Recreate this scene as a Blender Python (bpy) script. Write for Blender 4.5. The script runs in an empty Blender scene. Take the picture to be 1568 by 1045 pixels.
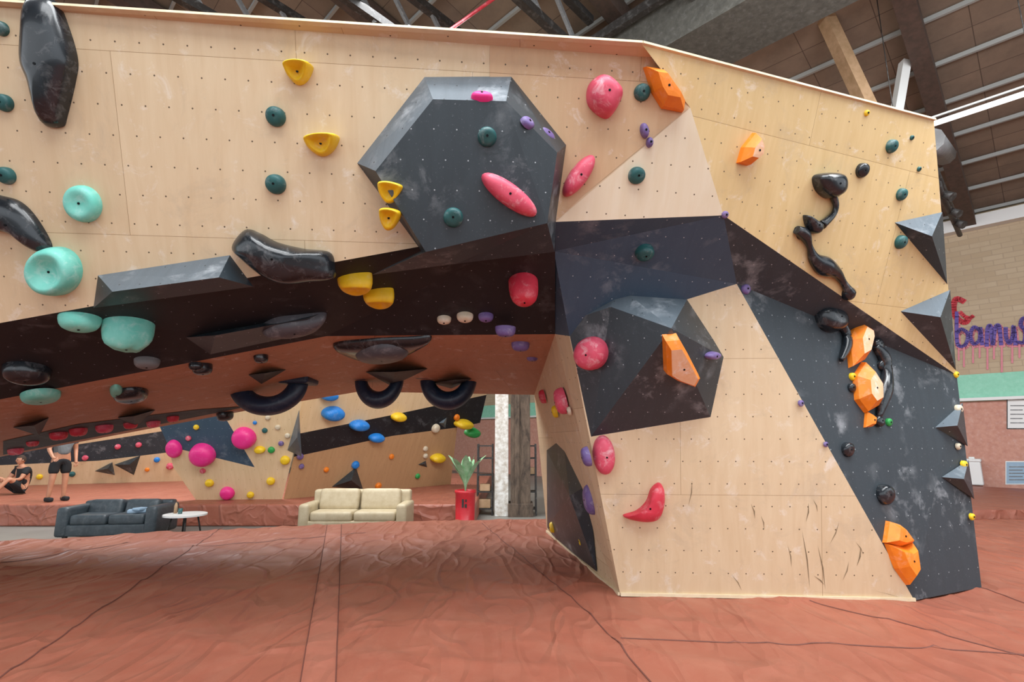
import bpy, bmesh, math, random
from mathutils import Vector, noise, Matrix
random.seed(7)
S=bpy.context.scene
COL=S.collection
# ------------------------------------------------------------ survey helpers
F=800.0; PT=math.radians(10.5); CH=1.4
CAM=Vector((0,0,CH))
cp,sp=math.cos(PT),math.sin(PT)
def ray(x,y):
    cx=(x-784)/F; cy=(522.5-y)/F
    return Vector((cx, cp-cy*sp, sp+cy*cp))
def pY(x,y,Y):
    d=ray(x,y); return CAM+d*(Y/d.y)
def pZ(x,y,Z):
    d=ray(x,y); return CAM+d*((Z-CH)/d.z)
class Plane:
    def __init__(s,a,b,c,off=0):
        n=(b-a).cross(c-a).normalized()
        if n.dot(CAM-a)<0: n=-n
        s.n=n; s.p=a+n*off
        u=Vector((0,0,1)).cross(n)
        s.u=u.normalized(); s.v=n.cross(s.u).normalized(); s.k=(a,b,c)
    def lift(s,o): return Plane(*s.k,off=o)
    def on(s,x,y,h=0):
        d=ray(x,y); t=((s.p+s.n*h)-CAM).dot(s.n)/d.dot(s.n)
        return CAM+d*t
# ------------------------------------------------------------ materials
def lin(h):
    h=h.lstrip('#'); r=[]
    for i in (0,2,4):
        c=int(h[i:i+2],16)/255
        r.append(c/12.92 if c<=.04045 else ((c+.055)/1.055)**2.4)
    return (*r,1)
class NT:
    def __init__(s,name):
        s.m=bpy.data.materials.new(name); s.m.use_nodes=True
        s.t=s.m.node_tree; s.b=s.t.nodes['Principled BSDF']
    def n(s,ty,**k):
        nd=s.t.nodes.new(ty)
        for a,v in k.items(): setattr(nd,a,v)
        return nd
    def l(s,a,b): s.t.links.new(a,b)
    def math(s,op,a,b=None,c=None):
        nd=s.n('ShaderNodeMath',operation=op)
        for i,v in enumerate((a,b,c)):
            if v is None: continue
            if isinstance(v,(int,float)): nd.inputs[i].default_value=v
            else: s.l(v,nd.inputs[i])
        return nd.outputs[0]
    def noise(s,vec,scale,detail=3,rough=.5,dist=0):
        nd=s.n('ShaderNodeTexNoise'); nd.inputs['Scale'].default_value=scale
        nd.inputs['Detail'].default_value=detail; nd.inputs['Roughness'].default_value=rough
        nd.inputs['Distortion'].default_value=dist
        if vec is not None: s.l(vec,nd.inputs['Vector'])
        return nd.outputs['Fac']
    def ramp(s,fac,p0,p1,c0=(0,0,0,1),c1=(1,1,1,1)):
        r=s.n('ShaderNodeValToRGB'); e=r.color_ramp.elements
        e[0].position=p0; e[1].position=p1; e[0].color=c0; e[1].color=c1
        s.l(fac,r.inputs[0]); return r.outputs[0]
    def mix(s,fac,a,b,mode='MIX'):
        nd=s.n('ShaderNodeMix',data_type='RGBA',blend_type=mode)
        if isinstance(fac,(int,float)): nd.inputs[0].default_value=fac
        else: s.l(fac,nd.inputs[0])
        for i,v in ((6,a),(7,b)):
            if isinstance(v,tuple): nd.inputs[i].default_value=v
            else: s.l(v,nd.inputs[i])
        return nd.outputs[2]
    def bump(s,h,st,dist=.01):
        b=s.n('ShaderNodeBump'); b.inputs['Strength'].default_value=st; b.inputs['Distance'].default_value=dist
        s.l(h,b.inputs['Height']); s.l(b.outputs[0],s.b.inputs['Normal'])
def panel(name,base,var,dot,dotr=.006,seam=None,chalk=.0,rough=.6,pitch=(.155,.2),grain=.5):
    m=NT(name); uv=m.n('ShaderNodeUVMap').outputs[0]
    sx=m.n('ShaderNodeSeparateXYZ'); m.l(uv,sx.inputs[0]); u,v=sx.outputs[0],sx.outputs[1]
    mp=m.n('ShaderNodeMapping'); mp.inputs['Scale'].default_value=(9,1.2,1); m.l(uv,mp.inputs[0])
    g=m.noise(mp.outputs[0],1.4,5,.6,.6)
    col=m.mix(m.math('MULTIPLY',m.ramp(g,.3,.75),.7),lin(base),lin(var))
    big=m.noise(uv,1.1,2)
    col=m.mix(m.math('MULTIPLY',m.ramp(big,.35,.7),.35*grain),col,lin(var))
    if seam:
        br=m.n('ShaderNodeTexBrick'); br.offset=.5
        br.inputs['Scale'].default_value=1; br.inputs['Brick Width'].default_value=2.44; br.inputs['Row Height'].default_value=1.22
        br.inputs['Mortar Size'].default_value=.0016; br.inputs['Mortar Smooth'].default_value=0
        br.inputs['Color1'].default_value=(1,1,1,1); br.inputs['Color2'].default_value=(.92,.90,.88,1); br.inputs['Mortar'].default_value=lin(seam)
        m.l(uv,br.inputs['Vector']); col=m.mix(1.0,col,br.outputs['Color'],'MULTIPLY')
        c=m.noise(uv,5,7,.72,.5); col=m.mix(m.math('MULTIPLY',m.ramp(c,.57,.74),.55),col,(.82,.80,.77,1))
        c=m.noise(uv,2.3,6,.72,.8); col=m.mix(m.math('MULTIPLY',m.ramp(c,.54,.72),.28),col,(.32,.26,.20,1))
    if chalk>0:
        c=m.noise(uv,3.6,8,.66,.35); c2=m.noise(uv,1.6,2)
        f=m.math('MULTIPLY',m.ramp(c,.52,.74),m.ramp(c2,.46,.62))
        col=m.mix(m.math('MULTIPLY',f,chalk),col,(.64,.68,.72,1))
        fine=m.noise(uv,44,4,.75); col=m.mix(m.math('MULTIPLY',m.ramp(fine,.62,.76),chalk*.7),col,(.6,.63,.66,1))
    row=m.math('FLOOR',m.math('DIVIDE',v,pitch[1]))
    off=m.math('MULTIPLY',m.math('FLOORED_MODULO',row,2.0),.5)
    fu=m.math('SUBTRACT',m.math('FRACT',m.math('ADD',m.math('DIVIDE',u,pitch[0]),off)),.5)
    fv=m.math('SUBTRACT',m.math('FRACT',m.math('DIVIDE',v,pitch[1])),.5)
    du=m.math('MULTIPLY',fu,pitch[0]); dv=m.math('MULTIPLY',fv,pitch[1])
    d=m.math('SQRT',m.math('ADD',m.math('MULTIPLY',du,du),m.math('MULTIPLY',dv,dv)))
    k=m.math('LESS_THAN',d,dotr)
    col=m.mix(k,col,lin(dot))
    m.l(col,m.b.inputs['Base Color']); m.b.inputs['Roughness'].default_value=rough
    m.bump(g,.05,.004)
    return m.m
def hold(name,c,rough=.5,chalk=.3,c2=None,metal=0,coat=0):
    m=NT(name); tc=m.n('ShaderNodeTexCoord').outputs['Object']
    a=m.noise(tc,9,4,.6); col=m.mix(m.ramp(a,.35,.7),lin(c),lin(c2 or c))
    b=m.noise(tc,12,6,.7,.5)
    if chalk: col=m.mix(m.math('MULTIPLY',m.ramp(b,.52,.72),chalk),col,(.85,.85,.85,1))
    m.l(col,m.b.inputs['Base Color']); m.b.inputs['Roughness'].default_value=rough
    m.b.inputs['Metallic'].default_value=metal; m.b.inputs['Coat Weight'].default_value=coat
    f=m.noise(tc,160,2); m.bump(f,.12,.002)
    return m.m
def emis(name,c,st):
    m=NT(name); m.b.inputs['Base Color'].default_value=lin(c)
    m.b.inputs['Emission Color'].default_value=lin(c); m.b.inputs['Emission Strength'].default_value=st
    return m.m
M={}
M['wood']=panel('birch_plywood','#D8C3A2','#C9AE89','#5A4833',seam='#B0A088')
M['wood_warm']=panel('birch_plywood_warm','#C9AA86','#BD9A74','#5A4833',seam='#B0A088')
M['wood_light']=panel('birch_plywood_light','#E4D8C0','#DAC8A8','#5A4833')
M['wood_yel']=panel('birch_plywood_yellow','#D8BE8C','#C8A972','#5A4833',seam='#B0A088')
M['wood_bounce']=panel('birch_plywood_cave','#B88869','#A67454','#4A3825',seam='#8A6A50')  # reflected terracotta of the mats put into the plywood's base colour
M['dark']=panel('slate_painted_panel','#2B343A','#323C43','#A0A8AC',dotr=.005,chalk=.42)
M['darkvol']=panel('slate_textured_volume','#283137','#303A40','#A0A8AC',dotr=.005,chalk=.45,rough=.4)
M['black']=panel('black_painted_panel','#111217','#18191E','#7B7F84',dotr=.005,chalk=.14)
M['blue']=panel('blue_slate_panel','#33495C','#3B5265','#A5AEB4',dotr=.005,chalk=.3)
M['greyvol']=panel('lit_chalky_volume_face','#58626A','#667179','#303438',dotr=.006,chalk=.6,rough=.38)  # brightness of top-lit facets put into the base colour, with chalk over it
M['gloss']=hold('black_fibreglass','#161B20',.24,.1,'#1D242A',coat=.2)
M['green']=hold('dark_green_resin','#1C5254',.5,.2,'#23605F')
M['teal']=hold('turquoise_resin','#66C2B2',.5,.3,'#80CEC0')
M['yellow']=hold('yellow_resin','#EFC91E',.5,.15,'#E0B81A')
M['cream']=hold('cream_resin','#D8CDB8',.5,.3,'#C4B394')
M['pink']=hold('salmon_pink_resin','#DB566E',.5,.45,'#CA445E')
M['red']=hold('red_resin','#CF3348',.5,.25,'#BA2A3C')
M['magenta']=hold('magenta_resin','#E8308A',.45,.1)
M['orange']=hold('orange_resin','#F2881E',.5,.15,'#E67A12')
M['peach']=hold('chalked_orange_face','#E2AE84',.6,.6,'#E9BF9C')
M['purple']=hold('purple_resin','#75629A',.5,.25,'#5F4E86')
M['bluehold']=hold('blue_resin','#1F7FD4',.45,.15)
M['lime']=hold('green_lime_resin','#2C9A4A',.45,.1)
M['navy']=hold('navy_fibreglass','#16283E',.4,.05)
M['bolt']=hold('bolt_steel','#17181A',.35,0,metal=.8)
M['steel']=hold('grey_steel','#6C6D6E',.55,.2)
M['lensgrey']=hold('grey_resin','#4C4E54',.45,.15)
M['darksteel']=hold('dark_steel','#2B2826',.55,.1)
M['white']=hold('white_paint','#DDDEDC',.5,0)
M['tan']=hold('tan_timber','#B09070',.6,.0,'#9A7C5A')
M['rust']=hold('brown_timber_rafter','#54423A',.7,.0,'#42362F')
M['concrete']=hold('concrete_girder','#4C4A44',.75,.05,'#3A3833')
M['batten']=hold('pale_batten','#9A9C9A',.6,.0)
M['edge']=hold('plywood_edge','#DCCCAE',.6,.0,'#CFBB98')
# ------------------------------------------------------------ mesh helpers
def finish(name,me,parent=None,smooth=False):
    ob=bpy.data.objects.new(name,me); COL.objects.link(ob)
    if parent: ob.parent=parent
    if smooth:
        for p in me.polygons: p.use_smooth=True
    return ob
def polys(name,faces,parent=None):
    bm=bmesh.new(); uvl=bm.loops.layers.uv.new('UVMap'); mats=[]
    vd={}
    def gv(p):
        k=(round(p.x,4),round(p.y,4),round(p.z,4))
        if k not in vd: vd[k]=bm.verts.new(p)
        return vd[k]
    for pts,mt in faces:
        if mt not in mats: mats.append(mt)
        try: f=bm.faces.new([gv(p) for p in pts])
        except ValueError: continue
        f.material_index=mats.index(mt)
        n=Vector((0,0,0))
        for i in range(len(pts)):
            a,b=pts[i],pts[(i+1)%len(pts)]
            n+=Vector(((a.y-b.y)*(a.z+b.z),(a.z-b.z)*(a.x+b.x),(a.x-b.x)*(a.y+b.y)))
        n.normalize()
        if n.dot(CAM-pts[0])<0: f.normal_flip(); n=-n
        u=Vector((0,0,1)).cross(n)
        u=u.normalized() if u.length>1e-3 else Vector((1,0,0))
        v=n.cross(u)
        for lp in f.loops: lp[uvl].uv=(lp.vert.co.dot(u),lp.vert.co.dot(v))
    bmesh.ops.triangulate(bm,faces=[f for f in bm.faces if len(f.verts)>4])
    me=bpy.data.meshes.new(name); bm.to_mesh(me); bm.free()
    for mt in mats: me.materials.append(M[mt])
    return finish(name,me,parent)
def catmull(pts,n=6,closed=True):
    out=[]; L=len(pts); D=len(pts[0])
    for i in range(L if closed else L-1):
        p0,p1,p2,p3=[pts[(i+k-1)%L] if closed else pts[min(max(i+k-1,0),L-1)] for k in range(4)]
        for j in range(n):
            t=j/n
            out.append(tuple(.5*((2*p1[a])+(-p0[a]+p2[a])*t+(2*p0[a]-5*p1[a]+4*p2[a]-p3[a])*t*t+(-p0[a]+3*p1[a]-3*p2[a]+p3[a])*t**3) for a in range(D)))
    if not closed: out.append(tuple(pts[-1]))
    return out
PROF=[(1.0,-.03),(1.0,.12),(.985,.35),(.93,.6),(.82,.8),(.64,.93),(.42,.99),(.2,1.0)]
FAC=[(1.0,-.03),(.95,.35),(.55,1.0),(.3,1.02)]
def dome2(name,loc,pl,c,h,mat,smooth=True,dish=0,tilt=0,prof=None,bolt=True,lump=0,peak=(0,0),mat2=None):
    prof=prof or (PROF if smooth else FAC)
    N=len(loc); vmax=max(abs(p[1]) for p in loc) or 1
    bm=bmesh.new(); rings=[]
    sd=random.random()*50
    for s,k in prof:
        r=[]
        for (a,b) in loc:
            x=a*s+peak[0]*(1-s); y=b*s+peak[1]*(1-s)
            hh=h*k*(1+tilt*(b*s)/vmax)
            if dish: hh-=h*dish*max(0,1-(s/.72)**2) if s<.72 else 0
            if lump: hh+=h*lump*noise.noise(Vector((x*14+sd,y*14,sd)))*(k>.1)
            r.append(bm.verts.new(c+pl.u*x+pl.v*y+pl.n*hh))
        rings.append(r)
    for i in range(len(rings)-1):
        for j in range(N):
            f=bm.faces.new((rings[i][j],rings[i][(j+1)%N],rings[i+1][(j+1)%N],rings[i+1][j])); f.smooth=smooth
            if mat2 and i==len(rings)-2: f.material_index=2
    f=bm.faces.new(rings[-1]); f.smooth=smooth
    if mat2: f.material_index=2
    top=sum((v.co for v in rings[-1]),Vector())/N
    if bolt:
        br=.0085
        A=[];B=[]
        for i in range(12):
            t=i*math.tau/12; o=pl.u*math.cos(t)*br+pl.v*math.sin(t)*br
            A.append(bm.verts.new(top+o-pl.n*.01)); B.append(bm.verts.new(top+o+pl.n*.003))
        for i in range(12):
            f=bm.faces.new((A[i],A[(i+1)%12],B[(i+1)%12],B[i])); f.material_index=1
        f=bm.faces.new(B); f.material_index=1
    bmesh.ops.recalc_face_normals(bm,faces=bm.faces)
    me=bpy.data.meshes.new(name); bm.to_mesh(me); bm.free()
    me.materials.append(M[mat]); me.materials.append(M['bolt'])
    if mat2: me.materials.append(M[mat2])
    ob=finish(name,me); return ob
def dome(name,out,pl,h,mat,smooth=True,**k):
    pts=[pl.on(x,y,h*.35)-pl.n*h*.35 for x,y in out]
    c=sum(pts,Vector())/len(pts)
    loc=[((p-c).dot(pl.u),(p-c).dot(pl.v)) for p in pts]
    if smooth and len(loc)<20: loc=catmull(loc,6)
    return dome2(name,loc,pl,c,h,mat,smooth,**k)
def E(cx,cy,rx,ry,rot=0,n=28):
    r=math.radians(rot); o=[]
    for i in range(n):
        t=i*math.tau/n; a=rx*math.cos(t); b=ry*math.sin(t)
        o.append((cx+a*math.cos(r)-b*math.sin(r),cy+a*math.sin(r)+b*math.cos(r)))
    return o
def knob(name,x,y,rpx,pl,mat,asp=1.0,hf=1.0,**k):
    c=pl.on(x,y,0); R=rpx*(c-CAM).y/F
    h=R*hf; c=pl.on(x,y,h*.45)-pl.n*h*.45
    loc=[(R*math.cos(i*math.tau/28),R*asp*math.sin(i*math.tau/28)) for i in range(28)]
    return dome2(name,loc,pl,c,h,mat,**k)
def tube(name,pts,rad,mat,parent=None,n=10):
    if not isinstance(rad,(list,tuple)): rad=[rad]*len(pts)
    bm=bmesh.new(); prev=None; rings=[]
    for i,p in enumerate(pts):
        d=(pts[min(i+1,len(pts)-1)]-pts[max(i-1,0)]).normalized()
        a=d.cross(Vector((0,0,1)))
        if a.length<.05: a=d.cross(Vector((1,0,0)))
        a.normalize()
        if prev and a.dot(prev)<0: a=-a
        prev=a; b=d.cross(a)
        rings.append([bm.verts.new(p+(a*math.cos(t*math.tau/n)+b*math.sin(t*math.tau/n))*rad[i]) for t in range(n)])
    for i in range(len(rings)-1):
        for j in range(n):
            f=bm.faces.new((rings[i][j],rings[i][(j+1)%n],rings[i+1][(j+1)%n],rings[i+1][j])); f.smooth=True
    bm.faces.new(rings[0]); bm.faces.new(rings[-1])
    bmesh.ops.recalc_face_normals(bm,faces=bm.faces)
    me=bpy.data.meshes.new(name); bm.to_mesh(me); bm.free(); me.materials.append(M[mat])
    return finish(name,me,parent)
def boxb(bm,c,sz,rot=0,bev=0,ax=None):
    r=bmesh.ops.create_cube(bm,size=1)
    vs=r['verts']
    bmesh.ops.scale(bm,vec=sz,verts=vs)
    if bev:
        es=list({e for v in vs for e in v.link_edges})
        g=bmesh.ops.bevel(bm,geom=es,offset=bev,segments=3,affect='EDGES',profile=.6)
        vs=list({v for f in g['faces'] for v in f.verts}|{v for v in vs if v.is_valid})
    if ax is not None: bmesh.ops.transform(bm,matrix=ax,verts=vs)
    if rot: bmesh.ops.rotate(bm,cent=(0,0,0),matrix=Matrix.Rotation(rot,3,'Z'),verts=vs)
    bmesh.ops.translate(bm,vec=c,verts=vs)
def boxes(name,lst,mat,parent=None,smooth=False):
    bm=bmesh.new()
    for it in lst: boxb(bm,*it)
    me=bpy.data.meshes.new(name); bm.to_mesh(me); bm.free(); me.materials.append(M[mat])
    return finish(name,me,parent,smooth)
def beam(name,a,b,w,h,mat,parent=None,up=Vector((0,0,1))):
    d=(b-a); d.normalize(); s=d.cross(up).normalized(); t=s.cross(d)
    bm=bmesh.new(); vs=[]
    for e in (a,b):
        for i,j in ((-1,-1),(1,-1),(1,1),(-1,1)): vs.append(bm.verts.new(e+s*w/2*i+t*h/2*j))
    for q in ((0,1,2,3),(7,6,5,4),(0,4,5,1),(1,5,6,2),(2,6,7,3),(3,7,4,0)): bm.faces.new([vs[i] for i in q])
    bmesh.ops.recalc_face_normals(bm,faces=bm.faces)
    me=bpy.data.meshes.new(name); bm.to_mesh(me); bm.free(); me.materials.append(M[mat])
    return finish(name,me,parent)
def empty(name,loc=(0,0,0)):
    o=bpy.data.objects.new(name,None); o.location=loc; COL.objects.link(o); return o
def join(name,obs,parent=None):
    bm=bmesh.new(); mats=[]
    for o in obs:
        me=o.data; off=len(bm.faces)
        mp=[]
        for m in me.materials:
            if m not in mats: mats.append(m)
            mp.append(mats.index(m))
        bm.from_mesh(me); bm.faces.ensure_lookup_table()
        for f in bm.faces[off:]: f.material_index=mp[f.material_index] if mp else 0
    me=bpy.data.meshes.new(name); bm.to_mesh(me); bm.free()
    for m in mats: me.materials.append(m)
    for o in obs: bpy.data.objects.remove(o)
    return finish(name,me,parent)
# ------------------------------------------------------------ main wall
TOP=4.2
A_l=pZ(0,5,TOP); a0=pZ(983,68,TOP); c=pY(850,340,3.75)
plA=Plane(A_l,a0,c)
TL=A_l+(A_l-a0).normalized()*1.6
A0=plA.on(0,495); Am=plA.on(-260,545)
b=plA.on(1057,165)
TR=pZ(1430,185,TOP)
P1=pZ(950,912,0); P2=pZ(1400,920,0); P3=pZ(1503,900,0); P0=pZ(838,815,0)
d=pY(1108,330,3.93); plD=Plane(TR,b,d); a=plD.on(983,68)
e=pY(1128,435,4.5); plR=Plane(P1,P2,e)
e2=plD.on(1465,575)
r1=plD.on(1442,330); r2=plD.on(1452,440)
plE=Plane(e,P2,e2)
g=pY(848,385,4.1); h=pY(850,512,5.0); h2=plR.on(872,515)
k1=pY(500,515,4.9); k0=pY(0,612,4.7); km=pY(-260,665,4.6)
w=pY(818,605,8.0); c1=pY(550,600,8.0); c2=pY(400,625,7.9); c3=pY(0,700,7.5); cm=pY(-260,745,7.2)
wall=empty('bouldering_wall')
polys('upper_overhang_panel',[([TL,A_l,A0,Am],'wood'),([A_l,a0,b,c,A0],'wood'),([a0,a,b],'wood')],wall)
L4=plA.lift(.004)
polys('warm_plywood_sheet',[([L4.on(750,50),L4.on(981,67),L4.on(1054,166),L4.on(895,298),L4.on(855,336),L4.on(750,350)],'wood_warm')],wall)
polys('headwall_panel',[([a,TR,r1,r2,e2,d,b],'wood_yel')],wall)
polys('wedge_panel',[([b,d,c],'wood_light')],wall)
polys('blue_facets',[([c,d,g],'blue'),([d,e,g],'blue'),([g,e,h2],'blue'),([g,h2,h],'blue')],wall)
polys('lower_front_panel',[([h2,e,P2,P1],'wood')],wall)
polys('diagonal_dark_panel',[([d,e2,e],'dark'),([e,e2,P2],'dark'),([e2,P3,P2],'dark')],wall)
polys('pillar_side_panel',[([h,h2,P1],'wood'),([h,P1,w],'wood'),([P1,P0,w],'wood')],wall)
polys('cave_roof_dark_panel',[([Am,A0,k0,km],'black'),([A0,c,k1],'black'),([A0,k1,k0],'black'),([c,h,k1],'black')],wall)
polys('cave_roof_plywood',[([km,k0,c3,cm],'wood_bounce'),([k0,k1,c2],'wood_bounce'),([k0,c2,c3],'wood_bounce'),([k1,h,c1],'wood_bounce'),([h,w,c1],'wood_bounce'),([k1,c1,c2],'wood_bounce')],wall)
bv=Vector((-.12,.45,0)); bk=Vector((0,.25,0))
TLb,ab=TL+bk,a+bk
edge=[TR,r1,r2,e2,P3]; eb=[p+bv for p in edge]
polys('side_cladding',[([edge[i],edge[i+1],eb[i+1],eb[i]],'wood' if i<3 else 'dark') for i in range(4)],wall)
polys('rear_cladding',[([TL,a,ab,TLb],'wood'),([a,TR,eb[0],ab],'wood'),([TLb,ab,w,c1,c2,c3,cm],'wood'),([ab,eb[0],eb[3],w],'wood'),([eb[3],eb[4],P0+bk*.2,w],'wood')],wall)
beam('top_edge_trim',TL+Vector((0,0,.006)),a+Vector((0,0,.006)),.04,.018,'edge',wall)
beam('top_edge_trim_b',a+Vector((0,0,.006)),TR+Vector((0,0,.006)),.04,.018,'edge',wall)
beam('base_trim',P1+Vector((0,-.012,.010)),P2+Vector((0,-.012,.010)),.02,.028,'edge',wall)
beam('base_trim_b',P0+Vector((-.012,0,.010)),P1+Vector((-.012,0,.010)),.02,.028,'edge',wall)
M['scuff']=hold('rubber_scuff','#7C6A50',.8,0)
fs=[]; LR=plR.lift(.003)
for (x0,y0,x1,y1,wd) in [(1150,772,1156,795,2),(1228,812,1240,902,2),(1238,770,1234,800,2),(1252,835,1264,905,2),(1285,800,1270,835,1.5),(1318,838,1312,868,2.5),(1246,882,1262,896,3),(1120,880,1136,905,1.5),(1206,835,1212,870,1.5),(1060,735,1054,775,1.5),(1300,860,1290,890,1.5),(1232,905,1300,912,1.5),(1338,905,1380,916,2),(1245,765,1252,785,1.5),(1165,790,1170,812,1.5),(1310,830,1322,850,1.5)]:
    xm,ym=(x0+x1)/2+2,(y0+y1)/2; wd*=.9
    fs.append(([LR.on(x0,y0),LR.on(xm+wd/2,ym),LR.on(x1,y1),LR.on(xm-wd/2,ym)],'scuff'))
polys('scuff_marks',fs,wall)
plB=Plane(A0,c,k1); plB0=Plane(A0,k1,k0); plB2=Plane(c,h,k1); plC=Plane(k1,h,c1); plC0=Plane(k0,k1,c2); plC00=Plane(k0,c2,c3); plC1=Plane(k1,c1,c2); plS=Plane(w,P1,P0); plS1=Plane(h,P1,w)
LC=plC00.lift(.006)
polys('dark_rear_lip_panel',[([LC.on(5,676),LC.on(120,650),LC.on(300,628),LC.on(385,622),LC.on(240,651),LC.on(5,697)],'black')],wall)
# ------------------------------------------------------------ volumes
def vol(name,pl,base,top,faces,mats):
    P={k:pl.on(x,y,0) for k,(x,y) in base.items()}
    P.update({k:pl.on(x,y,hh) for k,(x,y,hh) in top.items()})
    return polys(name,[([P[q] for q in f.split()],m) for f,m in zip(faces,mats)])
hexP={'o1':(650,118),'o2':(783,117),'o3':(867,222),'o4':(851,341),'o5':(645,384),'o6':(547,250)}
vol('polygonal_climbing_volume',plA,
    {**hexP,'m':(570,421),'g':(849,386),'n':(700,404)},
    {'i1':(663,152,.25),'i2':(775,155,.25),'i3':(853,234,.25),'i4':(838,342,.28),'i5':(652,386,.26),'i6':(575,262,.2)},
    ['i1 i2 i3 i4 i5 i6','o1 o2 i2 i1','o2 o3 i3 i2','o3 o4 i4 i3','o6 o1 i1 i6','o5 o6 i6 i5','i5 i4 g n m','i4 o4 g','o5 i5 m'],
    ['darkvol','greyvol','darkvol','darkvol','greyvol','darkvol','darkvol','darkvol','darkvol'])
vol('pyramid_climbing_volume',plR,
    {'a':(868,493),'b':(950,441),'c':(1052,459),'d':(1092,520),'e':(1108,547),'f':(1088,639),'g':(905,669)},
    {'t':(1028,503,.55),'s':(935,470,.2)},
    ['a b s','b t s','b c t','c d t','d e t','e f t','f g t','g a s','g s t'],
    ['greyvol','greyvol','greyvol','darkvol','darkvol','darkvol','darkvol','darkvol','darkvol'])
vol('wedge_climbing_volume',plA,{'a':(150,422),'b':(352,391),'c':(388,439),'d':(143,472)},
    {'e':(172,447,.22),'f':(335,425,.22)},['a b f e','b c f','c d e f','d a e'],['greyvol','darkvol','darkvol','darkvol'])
vol('wedge_climbing_volume',plB0,{'a':(285,517),'b':(507,474),'c':(480,509),'d':(322,543)},
    {'e':(330,514,.10),'f':(470,488,.10)},['a b f e','b c f','c d e f','d a e'],['darkvol']*4)
TRI=['a b t','b c t','c a t']
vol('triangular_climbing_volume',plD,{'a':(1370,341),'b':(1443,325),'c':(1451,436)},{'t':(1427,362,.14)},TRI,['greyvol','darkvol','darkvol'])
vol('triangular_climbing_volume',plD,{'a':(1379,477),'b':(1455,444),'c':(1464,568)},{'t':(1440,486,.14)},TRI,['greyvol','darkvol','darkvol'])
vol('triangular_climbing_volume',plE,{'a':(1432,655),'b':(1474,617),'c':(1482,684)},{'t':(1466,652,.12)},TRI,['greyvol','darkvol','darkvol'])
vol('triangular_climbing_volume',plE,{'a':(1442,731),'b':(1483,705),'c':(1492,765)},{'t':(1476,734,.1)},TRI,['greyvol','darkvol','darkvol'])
vol('tapered_climbing_volume',plS.lift(.01),{'a':(837,690),'b':(862,671),'c':(901,742),'d':(914,876),'e':(850,826),'f':(838,808)},{'t':(872,760,.14)},
    ['a b t','b c t','c d t','d e t','e f t','f a t'],['darkvol']*6)
for pl_,q in [(plC00,((180,640),(238,628),(208,655),(205,638,.15))),(plC00,((20,655),(75,640),(60,668),(52,652,.15))),(plC1,((375,575),(440,566),(400,590),(405,572,.12))),(plC,((560,570),(655,565),(600,592),(605,570,.2))),
            (plC,((655,588),(730,580),(690,600),(695,582,.15)))]:
    vol('triangular_climbing_volume',pl_,{'a':q[0],'b':q[1],'c':q[2]},{'t':q[3]},TRI,['black']*3)
# ------------------------------------------------------------ holds
H='climbing_hold'
LOW=[(1,-.02),(1,.15),(.95,.4),(.84,.65),(.68,.84),(.48,.95),(.26,1)]
dome('fibreglass_shield_hold',[(40,-8),(78,-2),(98,40),(111,88),(108,120),(95,175),(88,192),(64,191),(55,170),(45,130),(32,95),(32,50)],plA,.15,'gloss',prof=LOW)
dome('fibreglass_curved_hold',[(352,378),(372,352),(395,358),(420,371),(460,381),(502,387),(510,410),(507,428),(470,433),(432,436),(400,424),(368,398)],plA,.17,'gloss',prof=LOW,peak=(-.05,0))
dome('fibreglass_curved_hold',[(-40,296),(0,300),(28,310),(52,335),(74,374),(68,388),(48,383),(20,362),(-10,352),(-40,350)],plA,.1,'gloss',prof=LOW)
for x,y,r in [(0,43,12),(4,157,14),(7,269,14),(421,178,16),(421,282,16)]: knob(H,x,y,r,plA,'green',hf=.9,tilt=.25,lump=.1)
sx=Plane(plA.on(663,152,.25),plA.on(775,155,.25),plA.on(652,386,.26))
for x,y,r in [(746,209,16),(694,333,16)]: knob(H,x,y,r,sx,'green',hf=.9,tilt=.25,lump=.1)
knob(H,984,141,14,plA,'green',hf=.9,tilt=.25); knob(H,976,269,14,Plane(b,d,c),'green',hf=.9,tilt=.25)
def jug(x,y,rx,ry,pl,mat,hh,rot=0):
    o=[(-1,-.75),(-.4,-1),(.4,-1),(1,-.8),(.95,-.2),(.6,.6),(.15,1),(-.3,.95),(-.75,.4),(-.98,-.2)]
    r=math.radians(rot)
    o=[(x+rx*p*math.cos(r)-ry*q*math.sin(r),y+rx*p*math.sin(r)+ry*q*math.cos(r)) for p,q in o]
    return dome('jug_hold',o,pl,hh,mat,tilt=.55,dish=.35,prof=[(1,-.03),(1,.3),(.97,.6),(.88,.9),(.76,1.0),(.66,.98),(.5,.9),(.3,.85),(.15,.85)])
jug(457,112,20,16,plA,'yellow',.11); jug(493,222,25,16,plA,'yellow',.11,-4)
jug(597,295,19,16,plA.lift(.16),'yellow',.10,10); jug(596,336,16,17,plA.lift(.18),'yellow',.10,10)
jug(545,438,26,14,plB,'yellow',.09,-8); jug(581,460,23,13,plB,'yellow',.09,-8)
dome('dish_hold',E(125,312,26,30,-35),plA,.09,'teal',dish=.35)
dome('dish_hold',E(82,416,37,38,0),plA,.15,'teal',dish=.3,lump=.05,prof=[(1,-.02),(1,.2),(.97,.5),(.9,.8),(.78,.97),(.66,1),(.5,.98),(.3,.95),(.15,.95)])
knob('dish_hold',122,494,27,plB0,'teal',asp=.7,hf=.9); knob('dish_hold',196,513,33,plB0,'teal',asp=.75,hf=1.35,lump=.1)
knob(H,225,557,17,plB0,'steel',hf=.8,asp=.7)
dome(H,E(62,608,32,8,-4),plC00,.08,'teal'); dome(H,E(178,600,10,8),plC0,.06,'teal')
dome(H,E(200,606,28,8,-4),plC0,.1,'gloss'); dome(H,E(40,572,40,11,6),plB0,.12,'gloss')
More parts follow.
